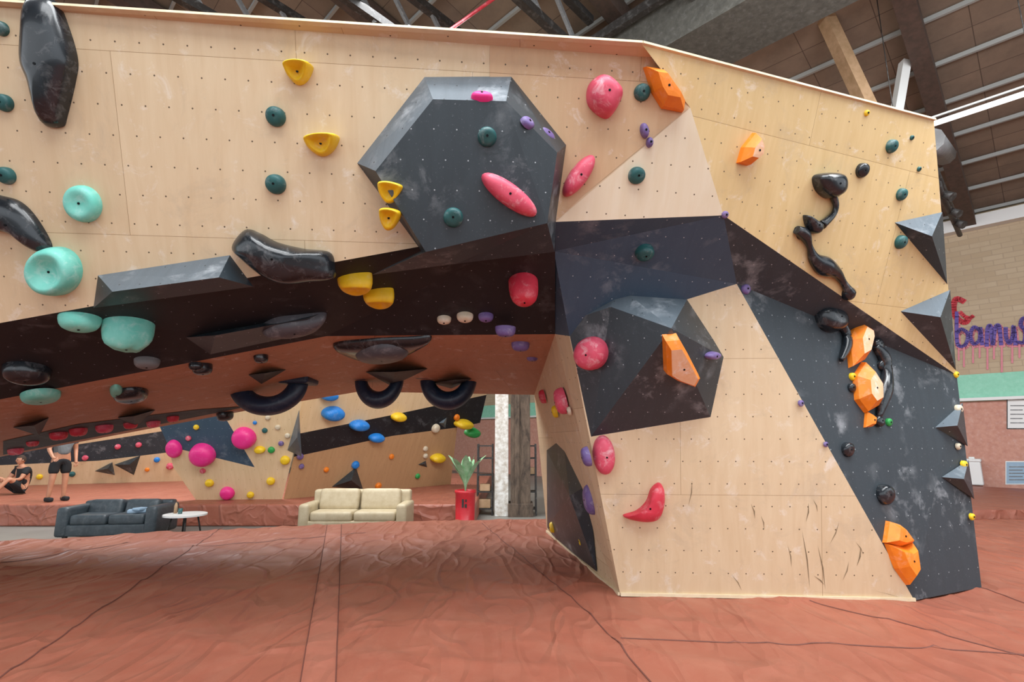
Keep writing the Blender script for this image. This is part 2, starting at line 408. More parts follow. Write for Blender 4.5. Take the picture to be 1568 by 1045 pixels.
dome('slim_pinch_hold',E(780,298,52,17,37),sx,.13,'pink',prof=PROF); dome('slim_pinch_hold',E(887,269,38,14,-55),plA,.12,'pink')
dome('faceted_hold',[(903,128),(925,113),(950,132),(953,150),(932,180),(903,160)],plA,.16,'pink',prof=[(1,-.02),(.97,.35),(.8,.8),(.5,1),(.25,1.02)])
dome('wedge_hold',[(988,100),(1015,104),(1051,155),(1049,170),(1016,164),(1001,140)],plA.lift(.01),.14,'orange',smooth=False,peak=(-.02,.02))
dome(H,E(987,200,6,12,-10),plA,.06,'purple'); dome(H,E(995,218,5,8,0),plA,.05,'purple')
plTop=Plane(plA.on(650,118),plA.on(783,117),plA.on(775,155,.25))
dome(H,E(738,148,17,4,3),plTop,.05,'magenta')
plTR=Plane(plA.on(783,117),plA.on(867,222),plA.on(775,155,.25))
dome(H,E(808,188,12,5,45),plTR,.04,'purple'); dome(H,E(838,205,14,5,40),plTR,.03,'purple')
knob('round_hold',802,446,23,plB2,'red',asp=.9,hf=1.9)
for x,y,r,m in [(680,491,11,'cream'),(712,487,13,'cream'),(744,487,12,'purple'),(774,508,16,'purple'),(797,531,14,'purple'),(815,549,9,'purple')]:
    knob(H,x,y,r,plB2 if y<500 else plC,m,asp=.7,hf=.9)
dome('wedge_hold',[(1158,202),(1166,222),(1163,242),(1150,253),(1133,249),(1140,225)],plD,.12,'orange',smooth=False,mat2='peach')
for x,y,r,m in [(1328,173,5,'yellow'),(1367,224,11,'green'),(1397,211,4,'green'),(1408,259,4,'green'),(1382,298,10,'green'),(1381,371,11,'green'),(1322,261,12,'gloss'),
                (1111,329,6,'purple')]:
    knob(H,x,y,r,plD,m,hf=.8,tilt=.2)
for x,y,r,m in [(1143,443,8,'purple'),(1412,537,4,'teal'),(1300,689,11,'gloss'),(1358,758,15,'gloss'),(1265,681,4,'purple'),(1227,618,5,'purple'),(1465,574,5,'yellow'),(1469,627,7,'cream'),(1477,712,6,'yellow'),(1489,792,5,'yellow'),(1468,684,5,'cream'),(1352,560,9,'gloss'),(1305,594,7,'gloss'),(1306,577,6,'yellow'),(1362,647,6,'lime')]:
    knob(H,x,y,r,plE,m,hf=.8,tilt=.3,lump=.1)
knob(H,988,389,15,Plane(d,e,g),'green',hf=.9,tilt=.2)
def drip(name,pts,rad,pl,mat='gloss'):
    P=[pl.on(x,y,.03) for x,y in pts]
    o=catmull([(*p,r) for p,r in zip(P,rad)],5,False)
    return tube(name,[Vector(q[:3]) for q in o],[q[3] for q in o],mat,n=14)
o1=dome('x',[(1251,272),(1262,265),(1285,266),(1292,280),(1288,296),(1272,304),(1256,292)],plD,.14,'gloss')
o2=drip('y',[(1276,300),(1280,315),(1275,330),(1258,345)],[.03,.025,.025,.04],plD)
o3=dome('z',[(1234,330),(1246,336),(1258,345),(1252,358),(1240,354)],plD,.09,'gloss')
join('sculpted_drip_hold',[o1,o2,o3])
o1=drip('x',[(1220,352),(1232,360),(1240,378),(1247,396),(1262,408),(1280,418),(1292,434),(1302,450)],[.035,.05,.025,.05,.085,.05,.03,.05],plD)
o2=knob('y',1301,450,11,plD,'gloss'); o3=knob('z',1230,358,10,plD,'gloss')
join('sculpted_drip_hold',[o1,o2,o3])
o1=dome('x',[(1254,475),(1270,471),(1288,480),(1293,500),(1280,508),(1262,500)],plE,.15,'gloss')
o2=drip('y',[(1286,495),(1296,510),(1297,530),(1288,552)],[.05,.04,.045,.02],plE)
join('sculpted_drip_hold',[o1,o2])
o1=drip('x',[(1340,530),(1352,545),(1358,570),(1354,600),(1346,640)],[.03,.06,.05,.07,.02],plE)
o2=knob('y',1345,527,10,plE,'gloss'); o3=knob('z',1347,645,9,plE,'gloss')
join('sculpted_drip_hold',[o1,o2,o3])
dome('wedge_hold',[(1314,489),(1332,500),(1334,515),(1325,552),(1306,563),(1301,520)],plE,.13,'orange',smooth=False,peak=(-.02,.0),mat2='peach')
dome('wedge_hold',[(1326,553),(1346,585),(1347,622),(1330,632),(1315,612),(1312,575)],plE,.13,'orange',smooth=False,mat2='peach')
dome('wedge_hold',[(1328,630),(1338,638),(1336,654),(1326,655)],plE,.07,'orange',smooth=False)
dome('wedge_hold',[(1362,798),(1378,803),(1399,832),(1379,838),(1357,832)],plE,.10,'orange',smooth=False)
dome('wedge_hold',[(1360,833),(1386,838),(1398,830),(1405,880),(1394,898),(1376,872)],plE,.11,'orange',smooth=False)
T_=plR.on(1028,503,.55); G_=plR.on(905,669)
plP2=Plane(G_,plR.on(1088,639),T_); plP3=Plane(plR.on(1108,547),plR.on(1088,639),T_)
dome('round_hold',E(904,542,25,26,20),Plane(G_,plR.on(868,493),plR.on(935,470,.2)),.16,'pink',lump=.05)
dome('wedge_hold',[(1016,517),(1038,515),(1055,545),(1072,578),(1064,592),(1036,582),(1018,571)],plP2,.12,'orange',smooth=False,mat2='peach',prof=[(1,-.03),(.93,.6),(.72,1),(.4,1.02)])
dome(H,E(1092,545,10,6,-10),plP3,.06,'purple')
dome('round_hold',E(925,698,17,30,-5),plR,.13,'pink',peak=(.02,0))
dome('crescent_hold',[(1010,741),(1018,752),(1018,775),(1010,795),(992,801),(965,797),(955,791),(975,784),(990,770),(998,750)],plR,.12,'red',prof=[(1,-.02),(.98,.3),(.85,.75),(.6,.97),(.35,1)])
for x,y,r,m,pl_ in [(904,765,17,'purple',plS),(897,700,11,'purple',plS1),(866,762,7,'yellow',plS),(845,808,6,'yellow',plS),(889,829,5,'yellow',plS),(858,615,15,'pink',plS1),(849,631,7,'yellow',plS1),(830,608,8,'red',plS1),(871,630,5,'cream',plS1)]:
    knob(H,x,y,r,pl_.lift(.02),m,asp=1.3,hf=1.0)
dome('lens_shaped_hold',[(510,531),(560,524),(620,521),(661,520),(640,535),(600,552),(560,552),(530,545)],plC,.1,'gloss')
dome('lens_shaped_hold',E(585,541,42,10,-3),plC.lift(.04),.13,'lensgrey')
dome('lens_shaped_hold',[(400,508),(420,492),(455,486),(500,482),(485,500),(440,510)],plB0,.16,'lensgrey')
def ucup(x0,x1,y0,y1,Y,mat='navy'):
    p0=pY(x0,y0,Y); p1=pY(x1,y0-6,Y); cc=(p0+p1)/2; W=(p1-p0).length/2; Hh=(p0.z-pY(x0,y1,Y).z)
    bm=bmesh.new(); n=26; rows=[]
    for i in range(n+1):
        t=math.pi*i/n; ct,st=math.cos(t),max(0.0,math.sin(t)); row=[]
        for k in range(10):
            q=k*math.tau/10
            th=(.5+.08*st)*W
            rr=1-.5*th/W*(1-math.cos(q))
            row.append(bm.verts.new(cc+Vector((-ct*W*rr,.16*math.sin(q)*(.5+.5*st),-st*Hh*rr+.04))))
        rows.append(row)
    for i in range(n):
        for k in range(10):
            f=bm.faces.new((rows[i][k],rows[i][(k+1)%10],rows[i+1][(k+1)%10],rows[i+1][k])); f.smooth=True
    bm.faces.new(rows[0]); bm.faces.new(rows[-1])
    boxb(bm,cc+Vector((-W*.75,0,.08)),(W*.75,.4,.13),0,.04); boxb(bm,cc+Vector((W*.75,0,.08)),(W*.75,.4,.13),0,.04)
    bmesh.ops.recalc_face_normals(bm,faces=bm.faces)
    me=bpy.data.meshes.new('hanging_crescent_hold'); bm.to_mesh(me); bm.free(); me.materials.append(M[mat])
    return finish('hanging_crescent_hold',me)
ucup(350,472,594,645,6.6); ucup(543,618,588,634,7.2); ucup(643,730,587,636,7.2)
for x,y,r,m,pl_ in [(90,668,12,'red',plC00),(120,662,12,'red',plC00),(160,657,12,'pink',plC00),(200,652,10,'red',plC00),(235,650,10,'pink',plC00),(24,692,10,'pink',plC00),(300,562,10,'gloss',plB0),(345,638,13,'gloss',plC00),(400,550,12,'gloss',plC0),(310,566,16,'gloss',plC0),(265,642,9,'red',plC00),(50,680,8,'red',plC00)]:
    knob(H,x,y,r,pl_,m,hf=.9,asp=.8)
# ------------------------------------------------------------ mats / floors
def matmat(name,c1,c2):
    m=NT(name); tc=m.n('ShaderNodeTexCoord').outputs['Object']
    a=m.noise(tc,.8,5,.65,.5); col=m.mix(m.ramp(a,.3,.75),lin(c1),lin(c2))
    b=m.noise(tc,3,6,.75,.3); col=m.mix(m.math('MULTIPLY',m.ramp(b,.45,.8),.25),col,lin('#BE8C76'))
    b=m.noise(tc,1.7,7,.75,.6); col=m.mix(m.math('MULTIPLY',m.ramp(b,.52,.75),.25),col,lin('#7A4436'))
    m.l(col,m.b.inputs['Base Color']); m.b.inputs['Roughness'].default_value=.48
    hh=None
    for rot,sc,scale,amp in ((.5,.35,1.3,1.0),(-.6,.4,1.9,.7),(1.4,.35,1.2,.8),(.1,.3,2.6,.4)):
        mp=m.n('ShaderNodeMapping'); mp.inputs['Scale'].default_value=(1,sc,1); mp.inputs['Rotation'].default_value=(0,0,rot); m.l(tc,mp.inputs[0])
        w1=m.noise(mp.outputs[0],scale,1.5,.4,.4)
        rid=m.math('ABSOLUTE',m.math('SUBTRACT',w1,.5))
        x=m.math('MULTIPLY',m.ramp(rid,0,.045,(1,1,1,1),(0,0,0,1)),amp)
        hh=x if hh is None else m.math('ADD',hh,x)
    f=m.noise(tc,220,2); hh=m.math('ADD',hh,m.math('MULTIPLY',f,.03))
    m.bump(hh,.62,.028)
    return m.m
M['mat']=matmat('terracotta_vinyl','#A15F4B','#955543'); M['mat2']=matmat('terracotta_vinyl_strip','#A96855','#9E5E4C')
M['seam']=hold('mat_seam','#6E4036',.7,0)
def edgeY(X):
    pts=[(-14,5.2),(-7.1,7.6),(-2.1,9.4),(.5,9.6),(16,9.6)]
    for (x0,y0),(x1,y1) in zip(pts,pts[1:]):
        if X<=x1: return y0+(y1-y0)*(X-x0)/(x1-x0)
    return 9.6
def mz(x,y):
    v=Vector((x*.7+y*.35,y*.45-x*.15,0))
    n0=noise.noise(v*.8+Vector((9,4,0)))
    n1=noise.noise(v*1.1+Vector((3,1,0))); n3=noise.noise(Vector((x*.6-y*.25,y*1.1+x*.3,3))*1.3); n4=noise.noise(Vector((x*1.2+y*.5,y*.5-x*.2,8))*1.5)
    z=.020*max(0,1-abs(n1)*6)**1.5+.015*max(0,1-abs(n3)*7)**1.5+.012*max(0,1-abs(n4)*8)**1.5+.012*n0-.014
    return min(z,.03)
bm=bmesh.new(); nx,ny=460,260; G=[]
for i in range(nx+1):
    X=-14+30*i/nx; Y1=edgeY(X); row=[]
    for j in range(ny+1):
        Y=-2+(Y1+2)*j/ny; row.append(bm.verts.new((X,Y,mz(X,Y))))
    row.append(bm.verts.new((X,Y1+.02,-.45))); G.append(row)
for i in range(nx):
    for j in range(ny+1):
        f=bm.faces.new((G[i][j],G[i+1][j],G[i+1][j+1],G[i][j+1])); f.smooth=j<ny
me=bpy.data.meshes.new('crash_mat'); bm.to_mesh(me); bm.free(); me.materials.append(M['mat']); finish('crash_mat',me)
def strip(name,pts,wd,mat,lift=.006,n=120):
    bm=bmesh.new(); L=[]
    for (p,q) in zip(pts,pts[1:]):
        dd=(q-p).normalized(); sd=Vector((-dd.y,dd.x,0))*wd/2
        for i in range(n):
            pp=p.lerp(q,i/(n-1)); r=[]
            for k in range(5):
                x=pp+sd*(k/2-1); r.append(bm.verts.new((x.x,x.y,mz(x.x,x.y)+(lift if 0<k<4 else lift*.5))))
            L.append(r)
    for r0,r1_ in zip(L,L[1:]):
        for k in range(4):
            f=bm.faces.new((r0[k],r0[k+1],r1_[k+1],r1_[k])); f.smooth=True
    me=bpy.data.meshes.new(name); bm.to_mesh(me); bm.free(); me.materials.append(M[mat]); return finish(name,me)
strip('mat_seam_strip',[pZ(512,803,0),pZ(478,1130,0)],.20,'mat2',.012)
strip('mat_seam',[pZ(501,803,0),pZ(445,1130,0)],.008,'seam',.014)
strip('mat_seam',[pZ(523,803,0),pZ(511,1130,0)],.008,'seam',.014)
strip('mat_seam',[pZ(341,808,0),pZ(-60,1075,0)],.014,'seam')
strip('mat_seam',[pZ(738,801,0),pZ(905,940,0),pZ(1040,1090,0)],.012,'seam')
strip('mat_seam',[pZ(1240,922,0),pZ(1640,1020,0)],.012,'seam')
strip('mat_seam',[pZ(1503,900,0),pZ(1640,945,0)],.012,'seam')
strip('mat_seam',[pZ(0,862,0),pZ(200,830,0)],.02,'seam')
strip('mat_seam',[pZ(300,838,0),pZ(560,815,0)],.02,'seam')
strip('mat_seam',[pZ(950,975,0),pZ(1640,1003,0)],.01,'seam')
boxes('crash_mat',[((-10.9,16.6,-.225),(20.2,10,.45),0,.05)],'mat')
V_=[Vector(p) for p in ((5,9.75,.13),(17.0,9.75,.13),(8.2,18.5,.13),(5,18.5,.13))]; V0=[Vector((p.x,p.y,-.45)) for p in V_]
polys('crash_mat',[(V_,'mat')]+[([V_[i],V_[(i+1)%4],V0[(i+1)%4],V0[i]],'mat') for i in range(4)])
m=NT('polished_concrete'); tc=m.n('ShaderNodeTexCoord').outputs['Object']; a_=m.noise(tc,.7,5)
m.l(m.mix(m.ramp(a_,.3,.7),lin('#8A8780'),lin('#76736D')),m.b.inputs['Base Color']); m.b.inputs['Roughness'].default_value=.5; M['floor']=m.m
boxes('floor',[((0,12,-.5),(70,60,.1))],'floor')
# ------------------------------------------------------------ hall shell
rd=Vector((.71,.704,0)).normalized(); pd=Vector((-.704,.71,0)).normalized()
def hp(s,r,z): v=rd*s+pd*r; v.z=z; return v
S_W=19.45; EAVE=7.8; PITCH=.2; RIDGE=-4
def rz(s): return EAVE+PITCH*(S_W-s) if s>RIDGE else EAVE+PITCH*(S_W-RIDGE)-PITCH*(RIDGE-s)
m=NT('roof_boards'); tc=m.n('ShaderNodeUVMap').outputs[0]
br=m.n('ShaderNodeTexBrick'); br.offset=0; br.inputs['Scale'].default_value=1; br.inputs['Brick Width'].default_value=1.3; br.inputs['Row Height'].default_value=1.25
br.inputs['Mortar Size'].default_value=.008; br.inputs['Color1'].default_value=lin('#857363'); br.inputs['Color2'].default_value=lin('#7A695B'); br.inputs['Mortar'].default_value=lin('#4E4036'); m.l(tc,br.inputs['Vector'])
q=m.noise(tc,1.2,6,.7); m.l(m.mix(m.math('MULTIPLY',m.ramp(q,.4,.7),.55),br.outputs[0],lin('#5C5046')),m.b.inputs['Base Color']); m.b.inputs['Roughness'].default_value=.8; M['roof']=m.m
bm=bmesh.new(); uvl=bm.loops.layers.uv.new('UVMap')
for s0,s1_ in ((-20,RIDGE),(RIDGE,S_W+.3)):
    cs=[(s0,-16),(s1_,-16),(s1_,34),(s0,34)]
    f=bm.faces.new([bm.verts.new(hp(s,r,rz(s)+.02)) for s,r in cs])
    for lp,(s,r) in zip(f.loops,cs): lp[uvl].uv=(r,s)
me=bpy.data.meshes.new('ceiling'); bm.to_mesh(me); bm.free(); me.materials.append(M['roof']); finish('ceiling',me)
ps=[]
s=-3.2
while s<19.4:
    ps.append(beam('b',hp(s,-16,rz(s)-.05),hp(s,34,rz(s)-.05),.06,.09,'batten')); s+=1.25
join('ceiling_purlins',ps)
ps=[]
for k in range(-4,9):
    r=.8+4.2*k; ps.append(beam('b',hp(-3.8,r,rz(-3.8)-.3),hp(19.4,r,rz(19.4)-.3),.32,.42,'rust'))
join('ceiling_rafters',ps)
gc=Vector((3.27,8.11,8.45))
beam('roof_girder',gc-pd*12,gc+pd*18,1.23,.9,'concrete')
tr=[beam('b',gc-rd*.75-pd*12+Vector((0,0,.4)),gc-rd*.75+pd*18+Vector((0,0,.4)),.12,.18,'darksteel')]
for z in (8.6,9.6):
    for k in range(-1,4):
        o=pd*(2.2*k-.3)
        tr.append(beam('b',gc+o-rd*7+Vector((0,0,z-8.0)),gc+o-rd*.5+Vector((0,0,z-8.45)),.14,.16,'darksteel'))
for k in range(-1,4):
    o=pd*(2.2*k-.3)
    for j in range(6):
        s0=gc+o-rd*(1+j)
        tr.append(beam('b',s0+Vector((0,0,.3)),s0-rd*.9+Vector((0,0,1.4)),.07,.07,'steel'))
join('roof_truss',tr)
tube('sprinkler_pipe',[pY(690,45,8.6),pY(770,-12,7.6)],.03,'red')
beam('timber_brace',pY(1262,22,9.0),pY(1345,200,9.0),.26,.2,'tan')
beam('roof_post',pY(1386,95,9.4),pY(1368,200,9.4),.16,.16,'white')
bA=pZ(1430,189,6.5)
lp=empty('linear_ceiling_light')
beam('housing',bA+pd*1.5,bA-pd*4,.07,.05,'white',lp); M['lamp']=emis('lamp_diffuser','#FFFFFF',1.2)
beam('diffuser',bA+pd*1.5+Vector((0,0,-.035)),bA-pd*4+Vector((0,0,-.035)),.035,.02,'lamp',lp)
beam('upper_rail',bA+pd*1.5+Vector((0,0,.11)),bA-pd*4+Vector((0,0,.11)),.03,.03,'batten',lp)
for k in range(3): tube('hanger_%d'%k,[bA-pd*(k*1.7-.5),bA-pd*(k*1.7-.5)+Vector((0,0,2.8))],.008,'darksteel',lp)
t0=pY(1436,268,9.2)
tt=[tube('b',[t0-rd*1,t0+rd*3.2],.05,'darksteel'),tube('b',[t0-rd*1+Vector((0,0,-.3)),t0+rd*3.2+Vector((0,0,-.3))],.05,'darksteel')]
for k in range(5): tt.append(tube('b',[t0+rd*(k*.8-.6),t0+rd*(k*.8-.2)+Vector((0,0,-.3))],.025,'darksteel'))
for k in (0.3,1.4,2.2): tt.append(tube('b',[t0+rd*k+Vector((0,0,-.28)),t0+rd*k+Vector((.06,-.15,-.42))],[.07,.09],'darksteel'))
join('lighting_truss',tt)
tube('ventilation_duct',[pY(1425,215,8.2),pY(1446,238,10.0)],.2,'steel')
def brickmat(name,c1,c2,mo,vec):
    m=NT(name); tc=m.n(vec[0]).outputs[vec[1]]
    br=m.n('ShaderNodeTexBrick'); br.inputs['Scale'].default_value=1; br.inputs['Brick Width'].default_value=vec[2]; br.inputs['Row Height'].default_value=vec[3]
    br.inputs['Mortar Size'].default_value=.012; br.inputs['Color1'].default_value=lin(c1); br.inputs['Color2'].default_value=lin(c2); br.inputs['Mortar'].default_value=lin(mo); m.l(tc,br.inputs['Vector'])
    q=m.noise(tc,.9,6,.7); m.l(m.mix(m.math('MULTIPLY',m.ramp(q,.4,.65),.75),br.outputs[0],lin(c2)),m.b.inputs['Base Color']); m.b.inputs['Roughness'].default_value=.85
    return m.m
M['brick']=brickmat('tan_brickwork','#BCAA90','#B19D82','#A8967F',('ShaderNodeUVMap',0,.44,.15))
M['mint']=hold('mint_paint','#94D2B8',.7,.1,'#86C8AC'); M['pinkwall']=hold('faded_terracotta_paint','#C49280',.75,.15,'#B57E6E')
def wq(s,z0,z1,mt): return ([hp(s,-16,z0),hp(s,34,z0),hp(s,34,z1),hp(s,-16,z1)],mt)
polys('wall_right',[wq(S_W,-.45,2.4,'pinkwall'),wq(S_W,2.4,3.15,'mint'),wq(S_W,3.15,EAVE,'brick')])
polys('wall_back',[([hp(-20,34,-.45),hp(S_W,34,-.45),hp(S_W,34,EAVE),hp(RIDGE,34,rz(RIDGE)),hp(-20,34,rz(-20))],'brick')])
beam('trim_1',hp(S_W-.15,-16,7.45),hp(S_W-.15,34,7.45),.3,.35,'white')
beam('trim_2',hp(S_W-.1,-16,2.45),hp(S_W-.1,34,2.45),.1,.08,'white')
plW=Plane(hp(S_W,0,0),hp(S_W,5,0),hp(S_W,0,5))
def ribbon(pts,wd,mt,o=.03):
    P=[plW.on(x,y,o) for x,y in (catmull(pts,5,False) if len(pts)>2 else pts)]; fs=[]
    for p,q in zip(P,P[1:]):
        dd=(q-p).normalized(); n=plW.n.cross(dd)*wd/2; ex=dd*wd*.2
        fs.append(([p-n-ex,p+n-ex,q+n+ex,q-n+ex],mt))
    return polys('r',fs)
M['gpurple']=hold('purple_spray_paint','#5E4C9A',.7,.1); M['gred']=hold('red_spray_paint','#C8323F',.7,.1); M['gpink']=hold('pink_spray_paint','#CF7F8C',.7,.1)
gr=[]
LET=[[(1465,478),(1466,526),(1478,528),(1482,512),(1472,504),(1466,510)],
 [(1500,506),(1491,501),(1486,514),(1491,527),(1500,520),(1501,502),(1504,528)],
 [(1511,530),(1512,504),(1517,500),(1520,528),(1524,502),(1530,500),(1533,528)],
 [(1540,502),(1541,518),(1546,526),(1551,514),(1552,500),(1555,528)],[(1576,486),(1566,488),(1563,498),(1570,508),(1568,524),(1558,524)]]
for L in LET: gr+= [ribbon([(x+1.2,y+2.5) for x,y in L],.13,'gpink',.02),ribbon(L,.085,'gpurple',.035)]
gr+=[ribbon([(1476,462),(1464,458),(1460,474),(1466,488),(1478,494),(1484,486)],.14,'gred'),ribbon([(1470,478),(1482,488),(1490,484)],.09,'gred',.04)]
for x,y0,y1 in ((1468,532,552),(1476,530,562),(1490,532,556),(1500,530,548),(1512,532,566),(1522,530,550),(1534,530,570),(1550,530,556),(1561,528,548)): gr.append(ribbon([(x,y0),(x,y1)],.04,'gpink'))
join('graffiti_mural',gr)
def poster(x0,y0,x1,y1,mt,ft):
    P=[plW.on(x0,y0,.02),plW.on(x1,y0,.02),plW.on(x1,y1,.02),plW.on(x0,y1,.02)]
    Q=[plW.on(x0-1.5,y0-1.5,.015),plW.on(x1+1.5,y0-1.5,.015),plW.on(x1+1.5,y1+1.5,.015),plW.on(x0-1.5,y1+1.5,.015)]
    ls=[]
    for i in range(5):
        yy=y0+(y1-y0)*(.2+.15*i); ls.append(([plW.on(x0+4,yy,.025),plW.on(x1-6-3*(i%2),yy,.025),plW.on(x1-6-3*(i%2),yy+1.5,.025),plW.on(x0+4,yy+1.5,.025)],'steel'))
    polys('notice_board',[(P,mt),(Q,ft)]+ls)
M['lblue']=hold('pale_blue_print','#8FA9BE',.6,.1)
poster(1543,612,1575,656,'white','darksteel'); poster(1541,708,1575,741,'lblue','white')
bp=plW.on(1494,741,.3); bp.z=.13
boxes('waste_bin',[((bp.x,bp.y,.46),(.34,.34,.62),.8,.04),((bp.x,bp.y,.8),(.38,.38,.08),.8,.03),((bp.x,bp.y,.86),(.12,.12,.06),.8,.01)],'white')
# ------------------------------------------------------------ background climbing walls
def bwall(name,pl,ps): return polys(name,[([pl.on(x,y) for x,y in pts],mt) for pts,mt in ps])
W1=Plane(pZ(300,766,0),pZ(432,765,0),pY(345,560,11.0))
W2=Plane(pZ(434,765,0),pZ(690,742,0),pY(560,560,12.6))
W0=Plane(pZ(0,745,0),pZ(250,738,0),pY(100,560,15.0))
M['wood_bg']=panel('background_plywood','#E2C8A2','#D2B488','#6A5640',dotr=.006,pitch=(.25,.25))
M['wood_bg2']=panel('background_plywood_dark','#C29C72','#B08A62','#5A4630',dotr=.006,pitch=(.25,.25))
bwall('bouldering_wall',W1,[([(300,766),(432,765),(448,700),(390,716),(258,684),(265,715)],'wood_bg'),
  ([(258,684),(390,716),(345,640),(345,480),(225,480),(243,650)],'blue'),([(345,480),(485,480),(458,640),(448,700),(390,716),(345,640)],'wood_bg')])
bwall('bouldering_wall',W2,[([(434,765),(690,742),(700,655),(600,668),(450,700)],'wood_bg2'),([(455,665),(600,636),(745,605),(735,648),(700,655),(600,668),(450,700)],'black'),
  ([(470,480),(765,480),(745,605),(600,636),(455,665)],'wood_bg')])
bwall('bouldering_wall',W0,[([(-200,750),(292,737),(285,690),(150,706),(-200,722)],'wood_bg'),([(-200,722),(150,706),(285,690),(285,655),(100,684),(-200,695)],'dark'),([(-200,695),(100,684),(285,655),(300,480),(-200,480)],'wood_bg')])
def bvol(pl,a_,b_,c_,t,mt='darkvol'):
    vol('triangular_climbing_volume',pl,{'a':a_,'b':b_,'c':c_},{'t':t},TRI,[mt]*3)
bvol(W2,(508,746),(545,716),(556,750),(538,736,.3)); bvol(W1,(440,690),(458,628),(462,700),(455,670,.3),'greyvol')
bvol(W0,(145,722),(172,708),(176,728),(165,718,.3)); bvol(W0,(175,712),(215,698),(205,728),(198,712,.3))
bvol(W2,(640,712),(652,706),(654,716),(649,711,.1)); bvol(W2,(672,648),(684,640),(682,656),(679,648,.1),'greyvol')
def bg(pl,lst):
    join('climbing_hold_set',[knob('k',x,y,r,pl,m_,hf=.9,bolt=False,asp=asp) for x,y,r,m_,asp in lst])
bg(W1,[(308,699,18,'magenta',1),(372,673,17,'magenta',1),(265,689,11,'magenta',1.3),(347,757,10,'magenta',1),(320,741,6,'yellow',1),(397,690,8,'yellow',.7),(436,706,7,'yellow',1),(383,759,5,'yellow',1),(415,690,5,'lime',1),(310,722,4,'pink',1),(405,660,4,'green',1),(425,655,4,'cream',1),(440,668,4,'cream',1),(390,648,3,'bluehold',1),(430,680,4,'purple',1),(410,640,4,'cream',1),(288,672,4,'pink',1),(300,655,4,'yellow',1),(414,738,6,'yellow',1)])
bg(W2,[(505,607,15,'bluehold',.5),(512,635,18,'bluehold',.6),(552,653,16,'bluehold',.5),(578,672,13,'bluehold',.5),(612,640,13,'yellow',.5),(545,713,6,'bluehold',1),(672,703,13,'yellow',.5),(652,688,4,'cream',1),(652,699,4,'cream',1),(712,651,17,'yellow',.4),(725,664,14,'lime',.5),(500,720,4,'orange',1),(600,700,4,'orange',1),(640,730,4,'lime',1),(460,700,5,'purple',1),(462,715,4,'purple',1),(668,657,7,'cream',1),(580,745,5,'orange',1),(700,640,5,'orange',1)])
bg(W0,[(20,727,4,'pink',1),(60,731,4,'yellow',1),(110,727,4,'green',1),(180,685,4,'pink',1),(212,682,4,'pink',1),(240,705,4,'bluehold',1),(260,715,5,'pink',1),(130,702,4,'pink',1),(225,720,3,'orange',1)])
# ------------------------------------------------------------ column, rack
m=NT('rough_brown_post'); tc=m.n('ShaderNodeTexCoord').outputs['Object']; mp=m.n('ShaderNodeMapping'); mp.inputs['Scale'].default_value=(3,3,1); m.l(tc,mp.inputs[0])
q=m.noise(mp.outputs[0],2.5,6,.7,.6); m.l(m.mix(m.ramp(q,.35,.65),lin('#3A3029'),lin('#6A5A4C')),m.b.inputs['Base Color']); m.b.inputs['Roughness'].default_value=.9; m.bump(q,.5,.02); M['pillar']=m.m
M['whitewash']=hold('flaking_whitewash','#E0E0DC',.8,.0,'#A89C8C')
pl0=pZ(768,790,-.45); pr0=pZ(797,790,-.45)
pe=empty('structural_column')
boxes('whitewashed_pier',[((pl0.x,pl0.y,4.6),(.33,.35,10.1),0,.015)],'whitewash',pe)
boxes('brown_post',[((pr0.x+.0,pr0.y+.05,4.6),(.48,.5,10.1),0,.02),((pr0.x,pr0.y+.05,-.3),(.6,.62,.3),0,.01),((pr0.x-.08,pr0.y-.2,4.6),(.12,.08,10.1),0,.01)],'pillar',pe)
rp=pZ(742,790,-.45)
sh=empty('metal_shelf_rack')
L=[]
for dx in (-.18,.18,1.05,1.25):
    for dy in (0,.35): L.append(((rp.x+dx,rp.y+dy,.4),(.035,.035,1.7)))
for z in (-.3,.1,.5,.9,1.2):
    L.append(((rp.x,rp.y+.18,z),(.38,.36,.03))); L.append(((rp.x+1.15,rp.y+.18,z),(.22,.36,.03)))
boxes('frame',L,'darksteel',sh)
boxes('boxes_on_shelf',[((rp.x,rp.y+.15,.2),(.25,.25,.16),0,.01),((rp.x+1.15,rp.y+.15,.6),(.15,.2,.16),0,.01),((rp.x,rp.y+.15,-.18),(.28,.25,.2),0,.01)],'tan',sh)
# ------------------------------------------------------------ potted plant
pb=Vector((-.96,11.15,-.45)); pot=empty('potted_banana_plant')
bm=bmesh.new(); n=28; prof=[(.19,0),(.205,.72),(.22,.74),(.22,.79),(.19,.79),(.185,.7)]
R=[[bm.verts.new(pb+Vector((r*math.cos(i*math.tau/n),r*math.sin(i*math.tau/n),z))) for i in range(n)] for r,z in prof]
for A_,B_ in zip(R,R[1:]):
    for i in range(n):
        f=bm.faces.new((A_[i],A_[(i+1)%n],B_[(i+1)%n],B_[i])); f.smooth=True
bm.faces.new(R[0]); bm.faces.new(R[-1])
me=bpy.data.meshes.new('pot'); bm.to_mesh(me); bm.free(); M['potred']=hold('red_barrel','#C2242F',.4,.05); me.materials.append(M['potred']); finish('pot',me,pot)
boxes('pot_print',[((pb.x-.03,pb.y-.2,pb.z+.55),(.04,.02,.16),0),((pb.x+.03,pb.y-.2,pb.z+.50),(.04,.02,.07),0),((pb.x+.03,pb.y-.2,pb.z+.6),(.03,.02,.05),.3)],'darksteel',pot)
M['leaf']=hold('leaf_green','#78A878',.5,.1,'#A2C4A0')
bm=bmesh.new()
